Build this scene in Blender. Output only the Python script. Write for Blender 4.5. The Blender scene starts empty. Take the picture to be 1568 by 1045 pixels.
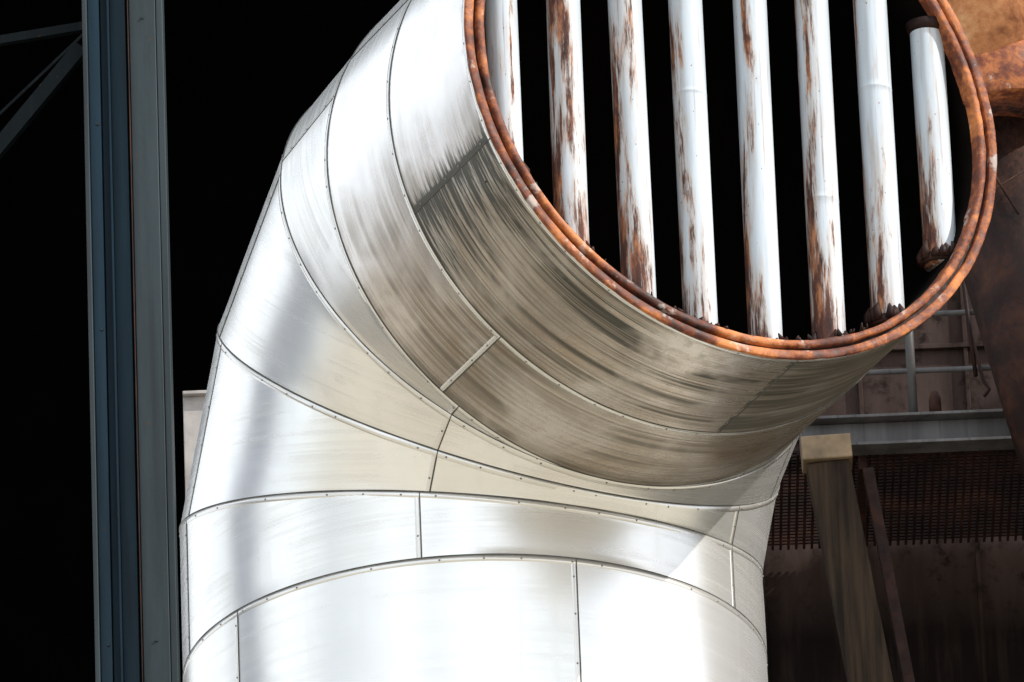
import bpy, math, random
import numpy as np
from mathutils import Vector, Matrix, noise
random.seed(4)
sc=bpy.context.scene
R=1.5
# ------------------------------------------------------------ helpers
def link(o,parent=None):
    sc.collection.objects.link(o)
    if parent: o.parent=parent
    return o
def empty(name):
    e=bpy.data.objects.new(name,None); sc.collection.objects.link(e); return e
def mesh(name,verts,faces,mat,parent=None,smooth=False,uv=None,wear_shade=None):
    me=bpy.data.meshes.new(name)
    me.from_pydata([tuple(v) for v in verts],[],faces)
    if uv is not None:
        l=me.uv_layers.new(name='UVMap')
        for lp in me.loops: l.data[lp.index].uv=uv[lp.vertex_index]
    if wear_shade is not None:
        c=me.color_attributes.new('wear_shade','FLOAT_COLOR','POINT')
        for i,w in enumerate(wear_shade): c.data[i].color=(w[0],w[1],w[2],1)
    me.materials.append(mat)
    if smooth: me.polygons.foreach_set('use_smooth',[True]*len(me.polygons))
    me.update()
    o=bpy.data.objects.new(name,me)
    return link(o,parent)
def bevel(o,w,seg=2):
    m=o.modifiers.new('bevel','BEVEL'); m.width=w; m.segments=seg; m.limit_method='ANGLE'
    return o
def boxes(name,lst,mat,parent=None,bev=0):
    v=[];f=[]
    for (cx,cy,cz,sx,sy,sz) in lst:
        b=len(v)
        for dx in(-.5,.5):
            for dy in(-.5,.5):
                for dz in(-.5,.5): v.append((cx+dx*sx,cy+dy*sy,cz+dz*sz))
        f+=[[b+i for i in q] for q in((0,1,3,2),(4,6,7,5),(0,4,5,1),(2,3,7,6),(0,2,6,4),(1,5,7,3))]
    o=mesh(name,v,f,mat,parent)
    if bev: bevel(o,bev)
    return o
def tube_pts(pts,r,n=8,closed=False,radii=None,cap=True):
    pts=[Vector(p) for p in pts]; N=len(pts); v=[];f=[]
    up=None
    for i,p in enumerate(pts):
        if closed: t=pts[(i+1)%N]-pts[i-1]
        else: t=pts[min(i+1,N-1)]-pts[max(i-1,0)]
        t.normalize()
        if up is None:
            a=Vector((0,0,1)) if abs(t.z)<.9 else Vector((1,0,0))
            up=(a-t*a.dot(t)).normalized()
        else: up=(up-t*up.dot(t)).normalized()
        s=t.cross(up); rr=radii[i] if radii else r
        for k in range(n):
            a=2*math.pi*k/n; v.append(p+rr*(math.cos(a)*up+math.sin(a)*s))
    M=N if closed else N-1
    for i in range(M):
        for k in range(n):
            j=(i+1)%N
            f.append([i*n+k,i*n+(k+1)%n,j*n+(k+1)%n,j*n+k])
    if cap and not closed:
        f.append(list(range(n))[::-1]); f.append([(N-1)*n+k for k in range(n)])
    return v,f
def join(parts):
    V=[];F=[]
    for v,f in parts:
        b=len(V); V+=list(v); F+=[[b+i for i in q] for q in f]
    return V,F
def prism(p0,p1,prof,xdir):
    p0=Vector(p0);p1=Vector(p1);t=(p1-p0).normalized();x=Vector(xdir);x=(x-t*x.dot(t)).normalized();y=t.cross(x)
    n=len(prof);v=[p0+a*x+b*y for a,b in prof]+[p1+a*x+b*y for a,b in prof]
    f=[[i,(i+1)%n,n+(i+1)%n,n+i] for i in range(n)]
    f.append(list(range(n))[::-1]);f.append([n+i for i in range(n)])
    return v,f
# ------------------------------------------------------------ node helper
class NT:
    def __init__(s,name):
        s.m=bpy.data.materials.new(name); s.m.use_nodes=True; s.t=s.m.node_tree; s.n=s.t.nodes; s.l=s.t.links
        s.b=s.n['Principled BSDF']
    def new(s,t,**k):
        n=s.n.new(t)
        for a,b in k.items(): setattr(n,a,b)
        return n
    def con(s,a,b): s.l.new(a,b)
    def val(s,sock,v):
        if isinstance(v,(int,float)): sock.default_value=v
        elif isinstance(v,(tuple,list)):
            sock.default_value=tuple(v)+((1,) if len(sock.default_value)==4 and len(v)==3 else ())
        else: s.con(v,sock)
    def math(s,op,a,b=0.,c=0.,clamp=False):
        n=s.new('ShaderNodeMath',operation=op,use_clamp=clamp); s.val(n.inputs[0],a); s.val(n.inputs[1],b)
        s.val(n.inputs[2],c); return n.outputs[0]
    def mix(s,f,a,b,mode='MIX'):
        n=s.new('ShaderNodeMix',data_type='RGBA',blend_type=mode); s.val(n.inputs[0],f); s.val(n.inputs[6],a); s.val(n.inputs[7],b); return n.outputs[2]
    def coord(s,which='Object'):
        return s.new('ShaderNodeTexCoord').outputs[which]
    def map(s,c,sc=(1,1,1),loc=(0,0,0),rot=(0,0,0)):
        n=s.new('ShaderNodeMapping'); s.con(c,n.inputs[0]); n.inputs['Scale'].default_value=sc; n.inputs['Location'].default_value=loc; n.inputs['Rotation'].default_value=rot; return n.outputs[0]
    def noise(s,c,scale=1,detail=4,rough=.55,dist=0):
        n=s.new('ShaderNodeTexNoise'); s.con(c,n.inputs['Vector']); n.inputs['Scale'].default_value=scale; n.inputs['Detail'].default_value=detail
        n.inputs['Roughness'].default_value=rough; n.inputs['Distortion'].default_value=dist; return n.outputs['Fac']
    def ramp(s,f,stops):
        n=s.new('ShaderNodeValToRGB'); s.con(f,n.inputs[0]); e=n.color_ramp.elements
        while len(e)<len(stops): e.new(.5)
        for i,(p,c) in enumerate(stops):
            e[i].position=p; e[i].color=(c,c,c,1) if isinstance(c,(int,float)) else tuple(c)+(1,)
        return n.outputs[0]
    def mr(s,f,a,b,c=0.,d=1.):
        n=s.new('ShaderNodeMapRange'); s.con(f,n.inputs[0]); 
        for i,v in enumerate((a,b,c,d)): n.inputs[i+1].default_value=v
        return n.outputs[0]
    def bump(s,h,strength=.3,dist=.01,nrm=None):
        n=s.new('ShaderNodeBump'); n.inputs['Strength'].default_value=strength; n.inputs['Distance'].default_value=dist; s.con(h,n.inputs['Height'])
        if nrm: s.con(nrm,n.inputs['Normal'])
        return n.outputs[0]
    def set(s,**k):
        mp=dict(color='Base Color',rough='Roughness',metal='Metallic',normal='Normal',spec='Specular IOR Level')
        for a,b in k.items(): s.val(s.b.inputs[mp[a]],b)
# ------------------------------------------------------------ materials
def aluminium(name):
    m=NT(name)
    uv=m.coord('UV'); ob=m.coord('Object')
    at=m.new('ShaderNodeAttribute',attribute_name='wear_shade'); sep=m.new('ShaderNodeSeparateColor'); m.con(at.outputs['Color'],sep.inputs[0])
    tint,dirt,warm_shade=sep.outputs[0],sep.outputs[1],sep.outputs[2]
    arc=m.noise(m.map(uv,(.5,20,1)),1,4,.55)          # lines running round the duct
    arc2=m.noise(m.map(uv,(.45,75,1)),1,3,.6)
    drip=m.noise(m.map(ob,(13,13,.6)),1,3,.55)          # water runs
    blot=m.noise(ob,1.7,4,.6,.4)
    base=m.mix(tint,(.78,.78,.745),(.95,.955,.955))
    base=m.mix(m.math('MULTIPLY',m.mr(blot,.4,.75),.3),base,(.74,.71,.60))
    f1=m.math('MULTIPLY',warm_shade,m.mr(m.math('ADD',blot,m.math('MULTIPLY',arc,.3)),.45,.85,.5,1.),clamp=True)
    base=m.mix(f1,base,(.30,.215,.14))  # warm reflected brown of the shaded underside, painted into the base colour
    d1=m.math('MULTIPLY',dirt,m.mr(arc,.47,.61),clamp=True)
    d2=m.math('MULTIPLY',dirt,m.mr(arc2,.49,.62,0,.9),clamp=True)
    d3=m.math('MULTIPLY',m.mr(drip,.52,.78,0,.30),m.math('ADD',dirt,.24),clamp=True)
    d=m.math('MAXIMUM',m.math('MULTIPLY',d1,m.mr(blot,.38,.54)),m.math('MULTIPLY',d2,m.mr(blot,.34,.50)))
    d=m.math('MAXIMUM',d,d3)
    sepv=m.new('ShaderNodeSeparateXYZ'); m.con(uv,sepv.inputs[0])
    if 'mouth' in name:
        us=249/180*math.pi*R
        du=m.math('SUBTRACT',us,sepv.outputs[0])
        sm=m.noise(m.map(uv,(2.0,40,1)),1,5,.7)
        for sgn,len_,amt in((1,.80,1.5),(-1,.16,1.1)):
            dd=m.math('MULTIPLY',du,float(sgn))
            near=m.mr(dd,0.,len_,1.,0.); gate=m.math('GREATER_THAN',dd,-.01)
            thr=m.mr(m.math('ADD',sm,m.math('MULTIPLY',near,.20)),.57,.70)
            k=m.math('MULTIPLY',m.math('MULTIPLY',m.math('POWER',near,.6),gate),thr,clamp=True)
            d=m.math('MAXIMUM',d,m.math('MULTIPLY',k,amt,clamp=True))
        jag=m.math('ADD',m.math('ABSOLUTE',du),m.math('MULTIPLY',m.noise(m.map(uv,(14,30,1)),1,3),.03))
        d=m.math('MAXIMUM',d,m.mr(jag,.028,.046,1.,0.))
        us=171/180*math.pi*R; du=m.math('SUBTRACT',us,sepv.outputs[0])
        k2=m.math('MULTIPLY',m.math('MULTIPLY',m.mr(du,0,2.4,1,.4),m.math('GREATER_THAN',du,-.01)),m.mr(m.noise(m.map(uv,(.7,15,1)),1,5,.65),.38,.52,.4,1.),clamp=True)
        d=m.math('MAXIMUM',d,m.math('MULTIPLY',k2,.97))
        ve=m.mr(sepv.outputs[1],18.5+.77,18.5+.845)
        base=m.mix(m.math('MULTIPLY',ve,m.mr(m.noise(m.map(uv,(7,3,1)),1,4),.42,.60),clamp=True),base,(.16,.07,.03))
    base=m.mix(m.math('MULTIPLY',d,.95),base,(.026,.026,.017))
    ro=m.math('ADD',m.mr(arc,.3,.7,.235,.265),m.math('MULTIPLY',d,.25))
    me=m.math('SUBTRACT',.70,m.math('MULTIPLY',d,.68),clamp=True)
    b=m.bump(m.noise(ob,2.2,2,.5),.14,.012)
    m.set(color=base,rough=ro,metal=me,normal=b)
    return m.m
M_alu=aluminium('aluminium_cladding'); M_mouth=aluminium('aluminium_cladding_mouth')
def simple(name,c,r=.6,metal=0,var=.3,scale=6,bump=.2,spec=.5):
    m=NT(name); ob=m.coord(); n=m.noise(ob,scale,5)
    m.set(color=m.mix(m.mr(n,.3,.7),tuple(x*(1-var) for x in c),tuple(min(1,x*(1+var)) for x in c)),rough=r,metal=metal,spec=spec,normal=m.bump(m.noise(ob,scale*8,4),bump,.004))
    return m.m
M_gap=simple('seam_shadow_gap',(.07,.07,.065),.8)
M_rivet=simple('rivet_steel',(.20,.195,.19),.5,.5)
M_cavity=simple('lining_depth_shade',(.004,.003,.0025),.95,spec=.05)  # near-black colour carries the depth shade inside the duct mouth
def rust(name,lo=(.035,.014,.009),mid=(.22,.065,.022),hi=(.48,.17,.05),white=0.,scale=5,st=(.36,.5,.64),spec=.4,bs=.8):
    m=NT(name); ob=m.coord(); n=m.noise(ob,scale,7,.65,.5); n2=m.noise(ob,scale*9,5,.7)
    f=m.math('ADD',m.math('MULTIPLY',n,.7),m.math('MULTIPLY',n2,.3))
    c=m.ramp(f,[(st[0],lo),(st[1],mid),(st[2],hi)])
    if white: c=m.mix(m.mr(m.noise(ob,scale*2.3,5,.7),.60,.66,0,white),c,(.62,.58,.54))
    m.set(color=c,spec=spec,rough=m.mr(n2,.3,.7,.5,.85),normal=m.bump(f,bs,.012))
    return m.m
M_rust=rust('rusted_flange_steel',lo=(.014,.006,.006),mid=(.15,.038,.015),hi=(.55,.19,.055),white=.4,scale=2.6,st=(.37,.48,.61),bs=.5)
M_rustdark=rust('dark_rust',(.006,.003,.0025),(.018,.007,.005),(.055,.02,.011),scale=3,spec=.2)
M_leg=rust('rusty_ochre_paint',(.20,.06,.02),(.48,.20,.08),(.68,.42,.22),scale=2.2,st=(.34,.46,.6),bs=.4)
def painted_pipe(name,seed,amt):
    m=NT(name); ob=m.coord()
    sx=m.new('ShaderNodeSeparateXYZ'); m.con(ob,sx.inputs[0])
    n=m.noise(m.map(ob,(11,11,1.05),(seed*3.1,seed*1.7,seed)),1,8,.7,.15)
    low=m.mr(sx.outputs[2],-1.5,.1,.12,-.02)
    side=m.mr(sx.outputs[0],-.085,.085,.10,-.07)
    a=m.math('ADD',m.math('ADD',n,low),side); a=m.math('ADD',a,amt)
    k=m.mr(a,.575,.64); k2=m.mr(a,.50,.62)
    rn=m.noise(m.map(ob,(22,22,5)),1,6,.7)
    rc=m.ramp(rn,[(.34,(.018,.007,.007)),(.5,(.09,.03,.018)),(.66,(.42,.17,.07))])
    paint=m.mix(m.mr(m.noise(m.map(ob,(12,12,.9)),1,4),.42,.75),(.50,.56,.62),(.30,.33,.35))
    c=m.mix(m.math('MULTIPLY',k2,.55),paint,(.42,.27,.16)); c=m.mix(k,c,rc)
    stk=m.mr(m.noise(m.map(ob,(45,45,1.2),(seed,0,0)),1,4,.6),.60,.73,0,.65); c=m.mix(stk,c,(.20,.09,.05))
    spk=m.mr(m.noise(ob,30,3,.6),.71,.74); c=m.mix(spk,c,(.12,.05,.03))
    m.set(color=c,rough=m.mr(k,0,1,.45,.85),normal=m.bump(m.math('SUBTRACT',m.math('MULTIPLY',rn,k),k),.4,.003))
    return m.m
def steel_paint(name,c1,c2,spec=.5):
    m=NT(name); ob=m.coord()
    n=m.noise(m.map(ob,(9,9,.6)),1,5,.65); s=m.noise(ob,26,4,.65)
    c=m.mix(m.mr(n,.35,.7),c1,c2); c=m.mix(m.mr(s,.66,.7),c,(.05,.03,.015))
    c=m.mix(m.mr(m.noise(m.map(ob,(30,30,.35)),1,4),.58,.72,0,.75),c,(.01,.014,.016))
    m.set(color=c,rough=.55,spec=spec,normal=m.bump(s,.25,.004)); return m.m
M_steel=steel_paint('blue_grey_steel_paint',(.012,.045,.072),(.005,.020,.034),.25)
M_steel2=steel_paint('grey_green_steel_paint',(.026,.040,.046),(.010,.018,.022),.3)
M_silo=steel_paint('silo_paint',(.008,.035,.10),(.006,.025,.075),.2)
M_grey=steel_paint('grey_rail_paint',(.10,.097,.10),(.045,.04,.04))
def wallmat():
    m=NT('weathered_brown_sheet_wall'); ob=m.coord()
    n=m.noise(m.map(ob,(3,3,.5)),1,6,.65); s=m.noise(ob,7,6,.7)
    c=m.mix(m.mr(n,.3,.7),(.025,.015,.012),(.078,.053,.046)); c=m.mix(m.mr(s,.52,.66),c,(.014,.008,.006))
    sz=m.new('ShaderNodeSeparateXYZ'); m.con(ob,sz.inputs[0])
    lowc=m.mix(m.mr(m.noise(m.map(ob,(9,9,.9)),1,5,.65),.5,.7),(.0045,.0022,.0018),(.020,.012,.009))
    c=m.mix(m.mr(sz.outputs[2],1.75,2.25,1,0),c,lowc)   # the deck's shade on the wall beneath, painted into the colour
    m.set(color=c,rough=.85,spec=.12,normal=m.bump(s,.4,.01)); return m.m
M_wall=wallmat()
M_beige=simple('faded_beige_paint',(.20,.14,.08),.7,0,.4,9)
def timber():
    m=NT('weathered_strut_paint'); o=m.coord(); n=m.noise(m.map(o,(22,22,1.2)),1,6,.6)
    m.set(color=m.mix(m.mr(n,.35,.65),(.008,.005,.003),(.042,.027,.016)),rough=.85,spec=.2,normal=m.bump(n,.4,.006)); return m.m
M_timber=timber()
M_black=simple('shed_depth_shade',(.0015,.0015,.0015),1,0,.2,2,.0,spec=0)  # near-black colour stands in for deep shade inside the shed
M_panel=simple('pale_cladding_sheet',(.42,.39,.37),.6)
M_ground=simple('concrete_yard',(.37,.33,.255),.9,0,.25,.4)
# ------------------------------------------------------------ duct geometry
phi=.4936; turns=[.5004,.3960,.5176,.1007]; S=[.7715,.7771,.4692]; zA=.6709; LF=.6964; LG=1.5357
hv=np.array([math.sin(phi),-math.cos(phi),0]); zv=np.array([0,0,1.]); e2=np.cross(zv,hv)
def axes(a): return zv*math.cos(a)+hv*math.sin(a), -hv*math.cos(a)+zv*math.sin(a)
class Ring:
    def __init__(s,base,plane): s.base=np.array(base,float); s.plane=plane
    def pt(s,a,t,rad=R,du=0.):
        d,o=axes(a); N=math.cos(t)*o+math.sin(t)*e2
        P=s.base+rad*N; n=zv*math.cos(s.plane)+hv*math.sin(s.plane)
        u=((s.base-P)@n)/(d@n); return P+(u+du)*d, N
V=[np.zeros(3)]; al=[0]
for k in range(4):
    al.append(al[-1]+turns[k])
    if k<3: V.append(V[-1]+S[k]*axes(al[-1])[0])
dF,oF=axes(al[4])
rB,rC,rD,rE=[Ring(V[k],al[k]+turns[k]/2) for k in range(4)]
rA=Ring((0,0,-zA),0); rF=Ring(V[3]+LF*dF,al[4]); rG=Ring(V[3]+LG*dF,al[4])
zlev=[-zA-1.35*i for i in range(1,17)]
dg=math.pi/180
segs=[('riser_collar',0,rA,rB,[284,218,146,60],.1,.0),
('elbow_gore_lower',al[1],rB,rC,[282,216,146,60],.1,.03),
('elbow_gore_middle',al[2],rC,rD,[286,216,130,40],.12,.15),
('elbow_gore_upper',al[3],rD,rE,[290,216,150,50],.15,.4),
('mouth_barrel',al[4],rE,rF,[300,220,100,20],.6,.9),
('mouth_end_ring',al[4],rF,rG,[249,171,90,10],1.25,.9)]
up=rA
for i,z in enumerate(zlev):
    r=Ring((0,0,z),0); segs.append(('riser_%d'%i,0,r,up,[261-((i*37)%60 if i else 0),188+((i*23)%50 if i else 0),110,20],.05,0)); up=r
duct=empty('ventilation_duct')
line_parts=[]; strip_parts=[]; rivets=[]
def sstep(a,b,x):
    x=max(0,min(1,(x-a)/(b-a))); return x*x*(3-2*x)
for si,(nm,a,r0,r1,seams,dirt,warm_shade) in enumerate(segs):
    sm=sorted(seams); N=len(sm)
    far=nm.startswith('riser_') and nm not in('riser_0','riser_collar')
    for pi in range(N):
        t0=sm[pi]; t1=sm[(pi+1)%N]+(360 if pi==N-1 else 0)
        nt=max(4,int((t1-t0)/(6 if far else 2))); ns=6 if far else 18
        verts=[];uv=[];wear_shade=[];faces=[]
        off=.0012*((pi+si)%2); tint=random.uniform(.15,1.); ph=random.random()*20
        for i in range(nt+1):
            t=(t0+(t1-t0)*i/nt)*dg
            wt=min(1,min(i,nt-i)/nt*6)
            P0,Nn=r0.pt(a,t); P1,_=r1.pt(a,t); L=np.linalg.norm(P1-P0)
            for j in range(ns+1):
                s=j/ns; P=P0+(P1-P0)*s
                edge=min(s,1-s)*2; w=min(1,edge*4)*wt
                dn=noise.noise(Vector(P*1.6)+Vector((ph,0,0)))*.009*w + noise.noise(Vector(P*4.5))*.0016*w
                P=P+Nn*(off+dn)
                ta=(t0+(t1-t0)*i/nt)
                verts.append(P); uv.append((ta*dg*R,s*L+si*3.7))
                tt=math.degrees(t)%360
                under=sstep(.15,.9,-Nn[2]*1.0+.35) if warm_shade else 0
                lower=sstep(266,236,tt)*sstep(90,170,tt) if warm_shade else 0
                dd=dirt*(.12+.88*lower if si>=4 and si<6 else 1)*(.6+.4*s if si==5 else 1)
                wear_shade.append((tint,dd,warm_shade*max(lower*.7,under)))  # panel tint, dirt, and the underside's painted warm shade
        for i in range(nt):
            for j in range(ns):
                b=i*(ns+1)+j; faces.append([b,b+1,b+ns+2,b+ns+1])
        mesh(nm+'_sheet_%d'%pi,verts,faces,M_mouth if si==5 else M_alu,duct,True,uv,wear_shade)
    for tdeg in sm:
        t=tdeg*dg; v=[];f=[];k=14
        P0,Nn=r0.pt(a,t);P1,_=r1.pt(a,t)
        w=.026/R
        if si!=5:
            prof=[(-.5,-.001),(-.40,.0020),(.40,.0020),(.5,-.001)]
            for j in range(k+1):
                for q,hh in prof:
                    A0,n0=r0.pt(a,t+q*w,R+hh); A1,_=r1.pt(a,t+q*w,R+hh)
                    v.append(A0+(A1-A0)*j/k)
            for j in range(k):
                for q in range(3):
                    b=j*4+q; f.append([b,b+1,b+5,b+4])
            strip_parts.append((v,f))
        A0,_=r0.pt(a,t-.6*w,R+.001);A1,_=r1.pt(a,t-.6*w,R+.001)
        line_parts.append(tube_pts([A0+(A1-A0)*x/8 for x in range(9)],.0036,6))
        L=np.linalg.norm(P1-P0); nr=max(1,int(L/.2))
        for j in range(nr):
            s=(j+.3+.4*random.random())/nr; rivets.append((P0+(P1-P0)*s+Nn*.002,Nn))
for idx,(rg,a,side) in enumerate([(rA,0,-1),(rB,0,-1),(rC,al[1],-1),(rD,al[2],-1),(rE,al[3],-1),(rF,al[4],-1),(rG,al[4],-1)]+[(Ring((0,0,z),0),0,-1) for z in zlev]):
    n=240 if idx<8 else 72; v=[];f=[]
    prof=[(0,-.003),(0.0,.0028),(.030,.0022),(.034,-.003)]
    for i in range(n):
        t=2*math.pi*i/n
        for q,hh in prof:
            wob=.003*noise.noise(Vector((math.cos(t)*5,math.sin(t)*5,idx*3.)))
            P,_=rg.pt(a,t,R+hh,side*q+(wob if q else 0)); v.append(P)
    for i in range(n):
        for q in range(3):
            b=i*4+q;c=((i+1)%n)*4+q; f.append([b,c,c+1,b+1])
    strip_parts.append((v,f))
    if idx!=6: line_parts.append(tube_pts([rg.pt(a,2*math.pi*i/n,R+.0010+.0016*noise.noise(Vector((math.cos(2*math.pi*i/n)*9,math.sin(2*math.pi*i/n)*9,idx))),.003)[0] for i in range(n)],.0042,6,closed=True))
    nr=46
    for i in range(nr):
        if random.random()<.15: continue
        t=2*math.pi*(i+.5*random.random())/nr; P,Nn=rg.pt(a,t,R+.002,side*.018); rivets.append((P,Nn))
v,f=join(strip_parts)
mesh('lap_strips',v,f,M_alu,duct,True,uv=[(0,0)]*len(v),wear_shade=[(.35,.25,.2)]*len(v))
v,f=join(line_parts); mesh('seam_gaps',v,f,M_gap,duct,True)
rp=[]
for P,Nn in rivets:
    n=Vector(Nn);a_=Vector((0,0,1)) if abs(n.z)<.9 else Vector((1,0,0));x=(a_-n*a_.dot(n)).normalized();y=n.cross(x);P=Vector(P)
    vs=[];r_=.0058
    for (rr,hh) in((1,0),(.8,.5),(.35,.75)):
        for k in range(8): vs.append(P+x*math.cos(k*math.pi/4)*rr*r_+y*math.sin(k*math.pi/4)*rr*r_+n*hh*r_)
    fs=[[q*8+k,q*8+(k+1)%8,(q+1)*8+(k+1)%8,(q+1)*8+k] for q in(0,1) for k in range(8)]+[[16+k for k in range(8)]]
    rp.append((vs,fs))
v,f=join(rp); mesh('rivets',v,f,M_rivet,duct,True)
def lathe(name,prof,mat,n=300,jit=0.,smooth=True):
    v=[];f=[];m=len(prof)
    for i in range(n):
        t=2*math.pi*i/n
        for q,(rr,u) in enumerate(prof):
            j=jit*noise.noise(Vector((math.cos(t)*10,math.sin(t)*10,q*1.1)))
            j2=jit*noise.noise(Vector((math.cos(t)*30,math.sin(t)*30,q*1.1+9)))
            P,_=rG.pt(al[4],t,rr+j+j2*.4,u+j2*.6); v.append(P)
    for i in range(n):
        for q in range(m-1):
            b=i*m+q;c=((i+1)%n)*m+q; f.append([b,c,c+1,b+1])
    return mesh(name,v,f,mat,duct,smooth)
lathe('mouth_flange_outer',[(1.492,-.018),(1.502,-.010),(1.505,.0),(1.505,.012),(1.501,.016),(1.464,.014),(1.460,.010),(1.459,-.03)],M_rust,400,.004)
lathe('flange_groove',[(1.462,-.010),(1.430,-.012)],M_rustdark,240,0)
lathe('mouth_flange_inner',[(1.441,-.03),(1.440,.012),(1.436,.019),(1.408,.020),(1.402,.013),(1.400,-.02),(1.396,-.06)],M_rust,400,.006)
lathe('dark_duct_lining',[(1.398,-.05),(1.392,-.09),(1.390,-.5),(1.385,-1.3),(.7,-1.9),(.01,-1.95)],M_cavity,96,0)
# ---- vertical pipes across the mouth
pc=rG.base-.15*dF
offs=[-1.22,-.865,-.51,-.165,.205,.565,.91,1.235]; joints=[None,None,None,.0,None,-.45,.24,None]
amts=[-.02,.04,.03,-.045,-.04,.035,-.04,-.005]
feet=[]
for i,ofs in enumerate(offs):
    c=pc+e2*ofs; half=math.sqrt(1.395**2-ofs**2)+.03
    mt=painted_pipe('painted_pipe_paint_%d'%i,i+1,amts[i])
    zz=list(np.linspace(-half,half,60)); j=joints[i]
    prof=[(z,.0855) for z in zz]
    if j is not None: prof=sorted([q for q in prof if abs(q[0]-j)>.02]+[(j-.006,.0855),(j-.004,.0865),(j+.004,.0865),(j+.006,.0855)])
    parts=[tube_pts([(0,0,z) for z,_ in prof],.1,32,radii=[r for _,r in prof])]
    v,f=join(parts); o=mesh('mouth_pipe_%d'%(i+1),v,f,mt,duct,True); o.location=Vector(c)
    o.rotation_euler=(random.uniform(-.004,.004),random.uniform(-.006,.006),.3)
    C=Vector(c)
    for sg in(-1,1):
        feet.append(tube_pts([C+Vector((0,0,sg*half)),C+Vector((0,0,sg*(half-.035))),C+Vector((0,0,sg*(half-.055)))],.1,28,radii=[.108,.102,.086]))
    for q in range(16):
        an=random.uniform(0,6.28);x,y=math.cos(an),math.sin(an);h=random.random()*.06
        feet.append(tube_pts([C+Vector((.09*x,.09*y,-half+.02)),C+Vector((.105*x,.105*y,-half+.05+h*.5)),C+Vector((.088*x,.088*y,-half+.07+h))],.02,7,radii=[.03,.018,.006]))
v,f=join(feet); mesh('pipe_feet',v,f,M_rustdark,duct,True)
dp=[]
for q in range(70):
    t=random.uniform(150,240)*dg; P,_=rG.pt(al[4],t,1.398,random.uniform(-.05,.015)); P=Vector(P); h=random.uniform(.01,.035)
    dp.append(tube_pts([P,P+Vector((random.uniform(-.02,.02),random.uniform(-.02,.02),h))],.01,6,radii=[random.uniform(.006,.018),.003]))
v,f=join(dp); mesh('lip_debris',v,f,M_rustdark,duct,True)
# ------------------------------------------------------------ steel column (left)
col=empty('steel_column')
def vb(name,x0,x1,y0,y1,mat,z0=-23,z1=9,b=.004):
    return boxes(name,[((x0+x1)/2,(y0+y1)/2,(z0+z1)/2,x1-x0,y1-y0,z1-z0)],mat,col,b)
vb('left_flange',-2.03,-2.005,1.70,2.10,M_steel2)
vb('left_flange_lip',-2.003,-1.94,1.76,1.79,M_steel)
vb('web',-1.94,-1.80,1.88,1.91,M_steel)
vb('web_rib',-1.90,-1.885,1.80,1.878,M_steel)
vb('rust_edge',-1.783,-1.777,1.68,2.10,M_rustdark)
vb('channel_web',-1.774,-1.63,1.72,1.75,M_steel2)
vb('channel_flange',-1.628,-1.59,1.735,2.0,M_steel2)
bl=[]
for z in np.arange(-22,9,.62):
    for x,y in((-1.96,1.76),(-1.70,1.72)):
        if random.random()<.35: bl.append(prism((x,y,z),(x,y-.008,z),[(.009*math.cos(k*math.pi/3),.009*math.sin(k*math.pi/3)) for k in range(6)],(1,0,0)))
v,f=join(bl); mesh('column_bolts',v,f,M_steel2,col)
def angle_bar(name,p0,p1,w,th,mat,parent):
    pr=[(-w/2,0),(w/2,0),(w/2,th),(-w/2+th,th),(-w/2+th,w*.8),(-w/2,w*.8)]
    v,f=prism(p0,p1,pr,(0,0,1)); return mesh(name,v,f,mat,parent)
M_brace=steel_paint('dark_brace_paint',(.004,.008,.010),(.002,.004,.005),.1)
angle_bar('diagonal_brace',(-2.05,1.95,4.0),(-3.7,1.95,1.9),.08,.012,M_brace,col)
angle_bar('tie_rod',(-2.05,2.3,4.25),(-3.2,2.3,3.1),.015,.006,M_brace,col)
angle_bar('horizontal_tie',(-2.05,2.2,4.25),(-4.5,2.2,3.9),.05,.012,M_brace,col)
pn=empty('pale_cladding_panel')
boxes('sheet',[(-1.32,2.6,1.83,.48,.03,.62)],M_panel,pn,.004)
boxes('sheet_fold',[(-1.32,2.575,2.15,.48,.05,.02),(-1.32,2.575,1.5,.48,.05,.02)],M_panel,pn,.003)
# ------------------------------------------------------------ right background
plant=empty('boiler_house_wall')
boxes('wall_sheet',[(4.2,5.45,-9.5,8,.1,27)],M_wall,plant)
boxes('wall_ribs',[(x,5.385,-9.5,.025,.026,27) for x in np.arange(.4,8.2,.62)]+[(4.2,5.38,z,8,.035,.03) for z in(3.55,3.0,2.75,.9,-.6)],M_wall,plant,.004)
deck=empty('access_platform')
boxes('edge_beam',[(4.7,4.0,2.37,5.7,.07,.15)],M_grey,deck,.006)
boxes('edge_beam_flanges',[(4.7,3.96,2.455,5.7,.15,.018),(4.7,3.96,2.285,5.7,.15,.018)],M_grey,deck,.003)
g=[(x,4.69,2.30,.015,1.32,.016) for x in np.arange(1.3,7.4,.045)]
g+=[(4.4,y,2.322,6.2,.018,.016) for y in np.arange(4.06,5.36,.045)]
boxes('mesh_grating',g,M_rustdark,deck)
boxes('deck_joists',[(x,4.69,2.24,.05,1.3,.09) for x in(2.2,3.3,4.4,5.5)],M_rustdark,deck,.004)
rl=[]
for x in(1.6,2.5,3.4,4.4): rl.append(tube_pts([(x,4.02,2.46),(x,4.02,3.5)],.026,14))
for z in(2.78,3.13,3.5): rl.append(tube_pts([(1.3,4.02,z),(7,4.02,z)],.016,12))
v,f=join(rl); mesh('handrail',v,f,M_grey,deck,True)
lp=[tube_pts([(2.62,3.93,2.46),(2.62,3.93,2.56),(2.62,3.93,2.60)],.03,14,radii=[.036,.034,.02]),
 tube_pts([(2.86,3.95,2.9),(2.9,3.93,2.66),(2.93,3.92,2.6),(2.90,3.92,2.56)],.01,8),
 tube_pts([(2.82,4.0,3.4),(2.84,3.95,3.0),(2.86,3.95,2.7)],.012,8)]
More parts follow.
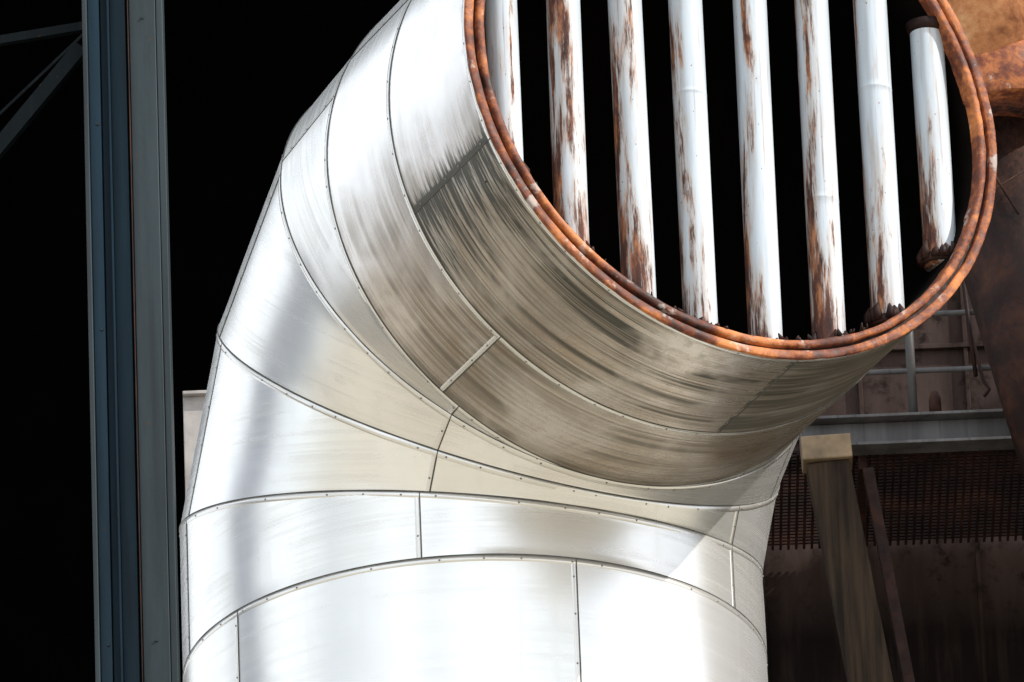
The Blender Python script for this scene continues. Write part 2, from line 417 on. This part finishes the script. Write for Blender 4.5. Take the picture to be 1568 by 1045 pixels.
v,f=join(lp); mesh('rail_clamps',v,f,M_rustdark,deck,True)
strut=empty('inclined_strut')
v,f=prism((1.99,3.7,2.07),(2.19,3.7,.55),[(-.12,-.07),(.12,-.07),(.12,.07),(-.12,.07)],(1,0,0)); bevel(mesh('strut_body',v,f,M_timber,strut),.006)
v,f=prism((1.985,3.7,2.22),(1.99,3.7,2.075),[(-.14,-.1),(.14,-.1),(.14,.1),(-.14,.1)],(1,0,0)); bevel(mesh('strut_cap',v,f,M_beige,strut),.008)
v,f=prism((2.22,3.85,2.1),(2.42,3.85,.5),[(-.03,-.04),(.03,-.04),(.03,.04),(-.03,.04)],(1,0,0)); mesh('strut_channel',v,f,M_rustdark,strut)
boxes('strut_foot',[(2.22,3.72,.52,.36,.2,.02)],M_timber,strut,.003)
leg=empty('rusty_support_leg')
v,f=tube_pts([(2.86,3.0,5.6),(3.03,3.0,4.05)],.34,48); mesh('upper_tube',v,f,M_leg,leg,True)
v,f=tube_pts([(3.025,3.0,4.10),(3.03,3.0,4.09),(3.04,3.0,3.86),(3.041,3.0,3.85)],.33,48,radii=[.348,.352,.352,.348]); mesh('collar',v,f,M_rust,leg,True)
v,f=tube_pts([(2.93,3.3,3.95),(3.52,3.3,1.2)],.33,48); mesh('lower_tube',v,f,M_rustdark,leg,True)
v,f=join([tube_pts([(2.75,2.9,3.9),(3.1,2.9,3.2)],.008,8),tube_pts([(2.72,2.9,3.2),(3.2,2.9,3.5)],.006,8)]); mesh('guy_wires',v,f,M_rustdark,leg,True)
sun_block=empty('offscreen_sun_blocker')  # unseen block added to keep sun off the wall and platform
boxes('blocker_slab',[(13,7.2,-7.2,7,11,31.6)],M_wall,sun_block,.05)
boxes('blocker_cap',[(13,7.2,8.7,7.4,11.4,.2)],M_steel2,sun_block,.02)
boxes('blocker_ribs',[(x,1.66,-7.2,.2,.08,31.4) for x in(9.8,12,14,16.2)],M_steel2,sun_block,.01)
added_silo=empty('offscreen_silo')  # unseen, added for the dark stripe it reflects in the riser
v,f=tube_pts([(-25,2.6,-23),(-25,2.6,14),(-25,2.6,14.3),(-25,2.6,16)],3.7,64,radii=[3.7,3.7,3.7,.6]); mesh('offscreen_silo_shell',v,f,M_silo,added_silo,True)
parts=[]
for z in range(-20,14,3): parts.append(tube_pts([(-25+3.73*math.cos(k*math.pi/24),2.6+3.73*math.sin(k*math.pi/24),z) for k in range(48)],.06,8,closed=True))
v,f=join(parts); mesh('offscreen_silo_hoops',v,f,M_steel2,added_silo,True)
# ------------------------------------------------------------ dark shed, ground
shed=empty('dark_open_shed')
boxes('back_wall',[(1.5,16,-4.5,15,.2,37)],M_black,shed)
boxes('roof',[(1.5,11.9,14.1,15,8.4,.2)],M_black,shed)
boxes('side_walls',[(-6,11.9,-4.5,.2,8,37),(9,12.9,-4.5,.2,6,37)],M_black,shed)
boxes('ground',[(0,0,-23.05,3000,3000,.1)],M_ground)
# ------------------------------------------------------------ light
az,el=math.radians(109),math.radians(40)
sd=Vector((math.sin(az)*math.cos(el),math.cos(az)*math.cos(el),math.sin(el)))
L=bpy.data.lights.new('sun','SUN'); L.energy=5; L.angle=math.radians(.5); L.color=(1,.94,.86)
lo=link(bpy.data.objects.new('sun',L)); lo.rotation_euler=sd.to_track_quat('Z','Y').to_euler()
w=bpy.data.worlds.new('World'); sc.world=w; w.use_nodes=True; nt=w.node_tree; bg=nt.nodes['Background']
sky=nt.nodes.new('ShaderNodeTexSky'); sky.sky_type='NISHITA'; sky.sun_disc=False; sky.sun_elevation=el; sky.sun_rotation=az
tc=nt.nodes.new('ShaderNodeTexCoord'); mp=nt.nodes.new('ShaderNodeMapping'); mp.inputs['Scale'].default_value=(1.3,1.3,2.4)
nz=nt.nodes.new('ShaderNodeTexNoise'); nz.inputs['Scale'].default_value=1.3; nz.inputs['Detail'].default_value=5
rp_=nt.nodes.new('ShaderNodeValToRGB'); rp_.color_ramp.elements[0].position=.30; rp_.color_ramp.elements[1].position=.54
mx=nt.nodes.new('ShaderNodeMix'); mx.data_type='RGBA'; mx.inputs[7].default_value=(13.2,14.0,15.0,1)
l=nt.links; l.new(tc.outputs['Generated'],mp.inputs[0]); l.new(mp.outputs[0],nz.inputs['Vector']); l.new(nz.outputs['Fac'],rp_.inputs[0]); l.new(rp_.outputs[0],mx.inputs[0]); l.new(sky.outputs[0],mx.inputs[6]); l.new(mx.outputs[2],bg.inputs[0])
bg.inputs[1].default_value=.115
# ------------------------------------------------------------ camera
p,r=.4345,-.0396
fw=Vector((0,math.cos(p),math.sin(p)));u0=Vector((0,-math.sin(p),math.cos(p)));rt=Vector((1,0,0))
r2=math.cos(r)*rt+math.sin(r)*u0;u2=-math.sin(r)*rt+math.cos(r)*u0
cam=bpy.data.cameras.new('camera');cam.lens=36*math.exp(9.6579)/1568;cam.sensor_width=36;cam.clip_end=6000;cam.clip_start=.5
co=link(bpy.data.objects.new('camera',cam))
M=Matrix((( r2.x,u2.x,-fw.x,.2571),(r2.y,u2.y,-fw.y,-math.exp(3.8790)),(r2.z,u2.z,-fw.z,-21.2515),(0,0,0,1)))
co.matrix_world=M; sc.camera=co
sc.view_settings.view_transform='Standard';sc.view_settings.look='None';sc.view_settings.exposure=0
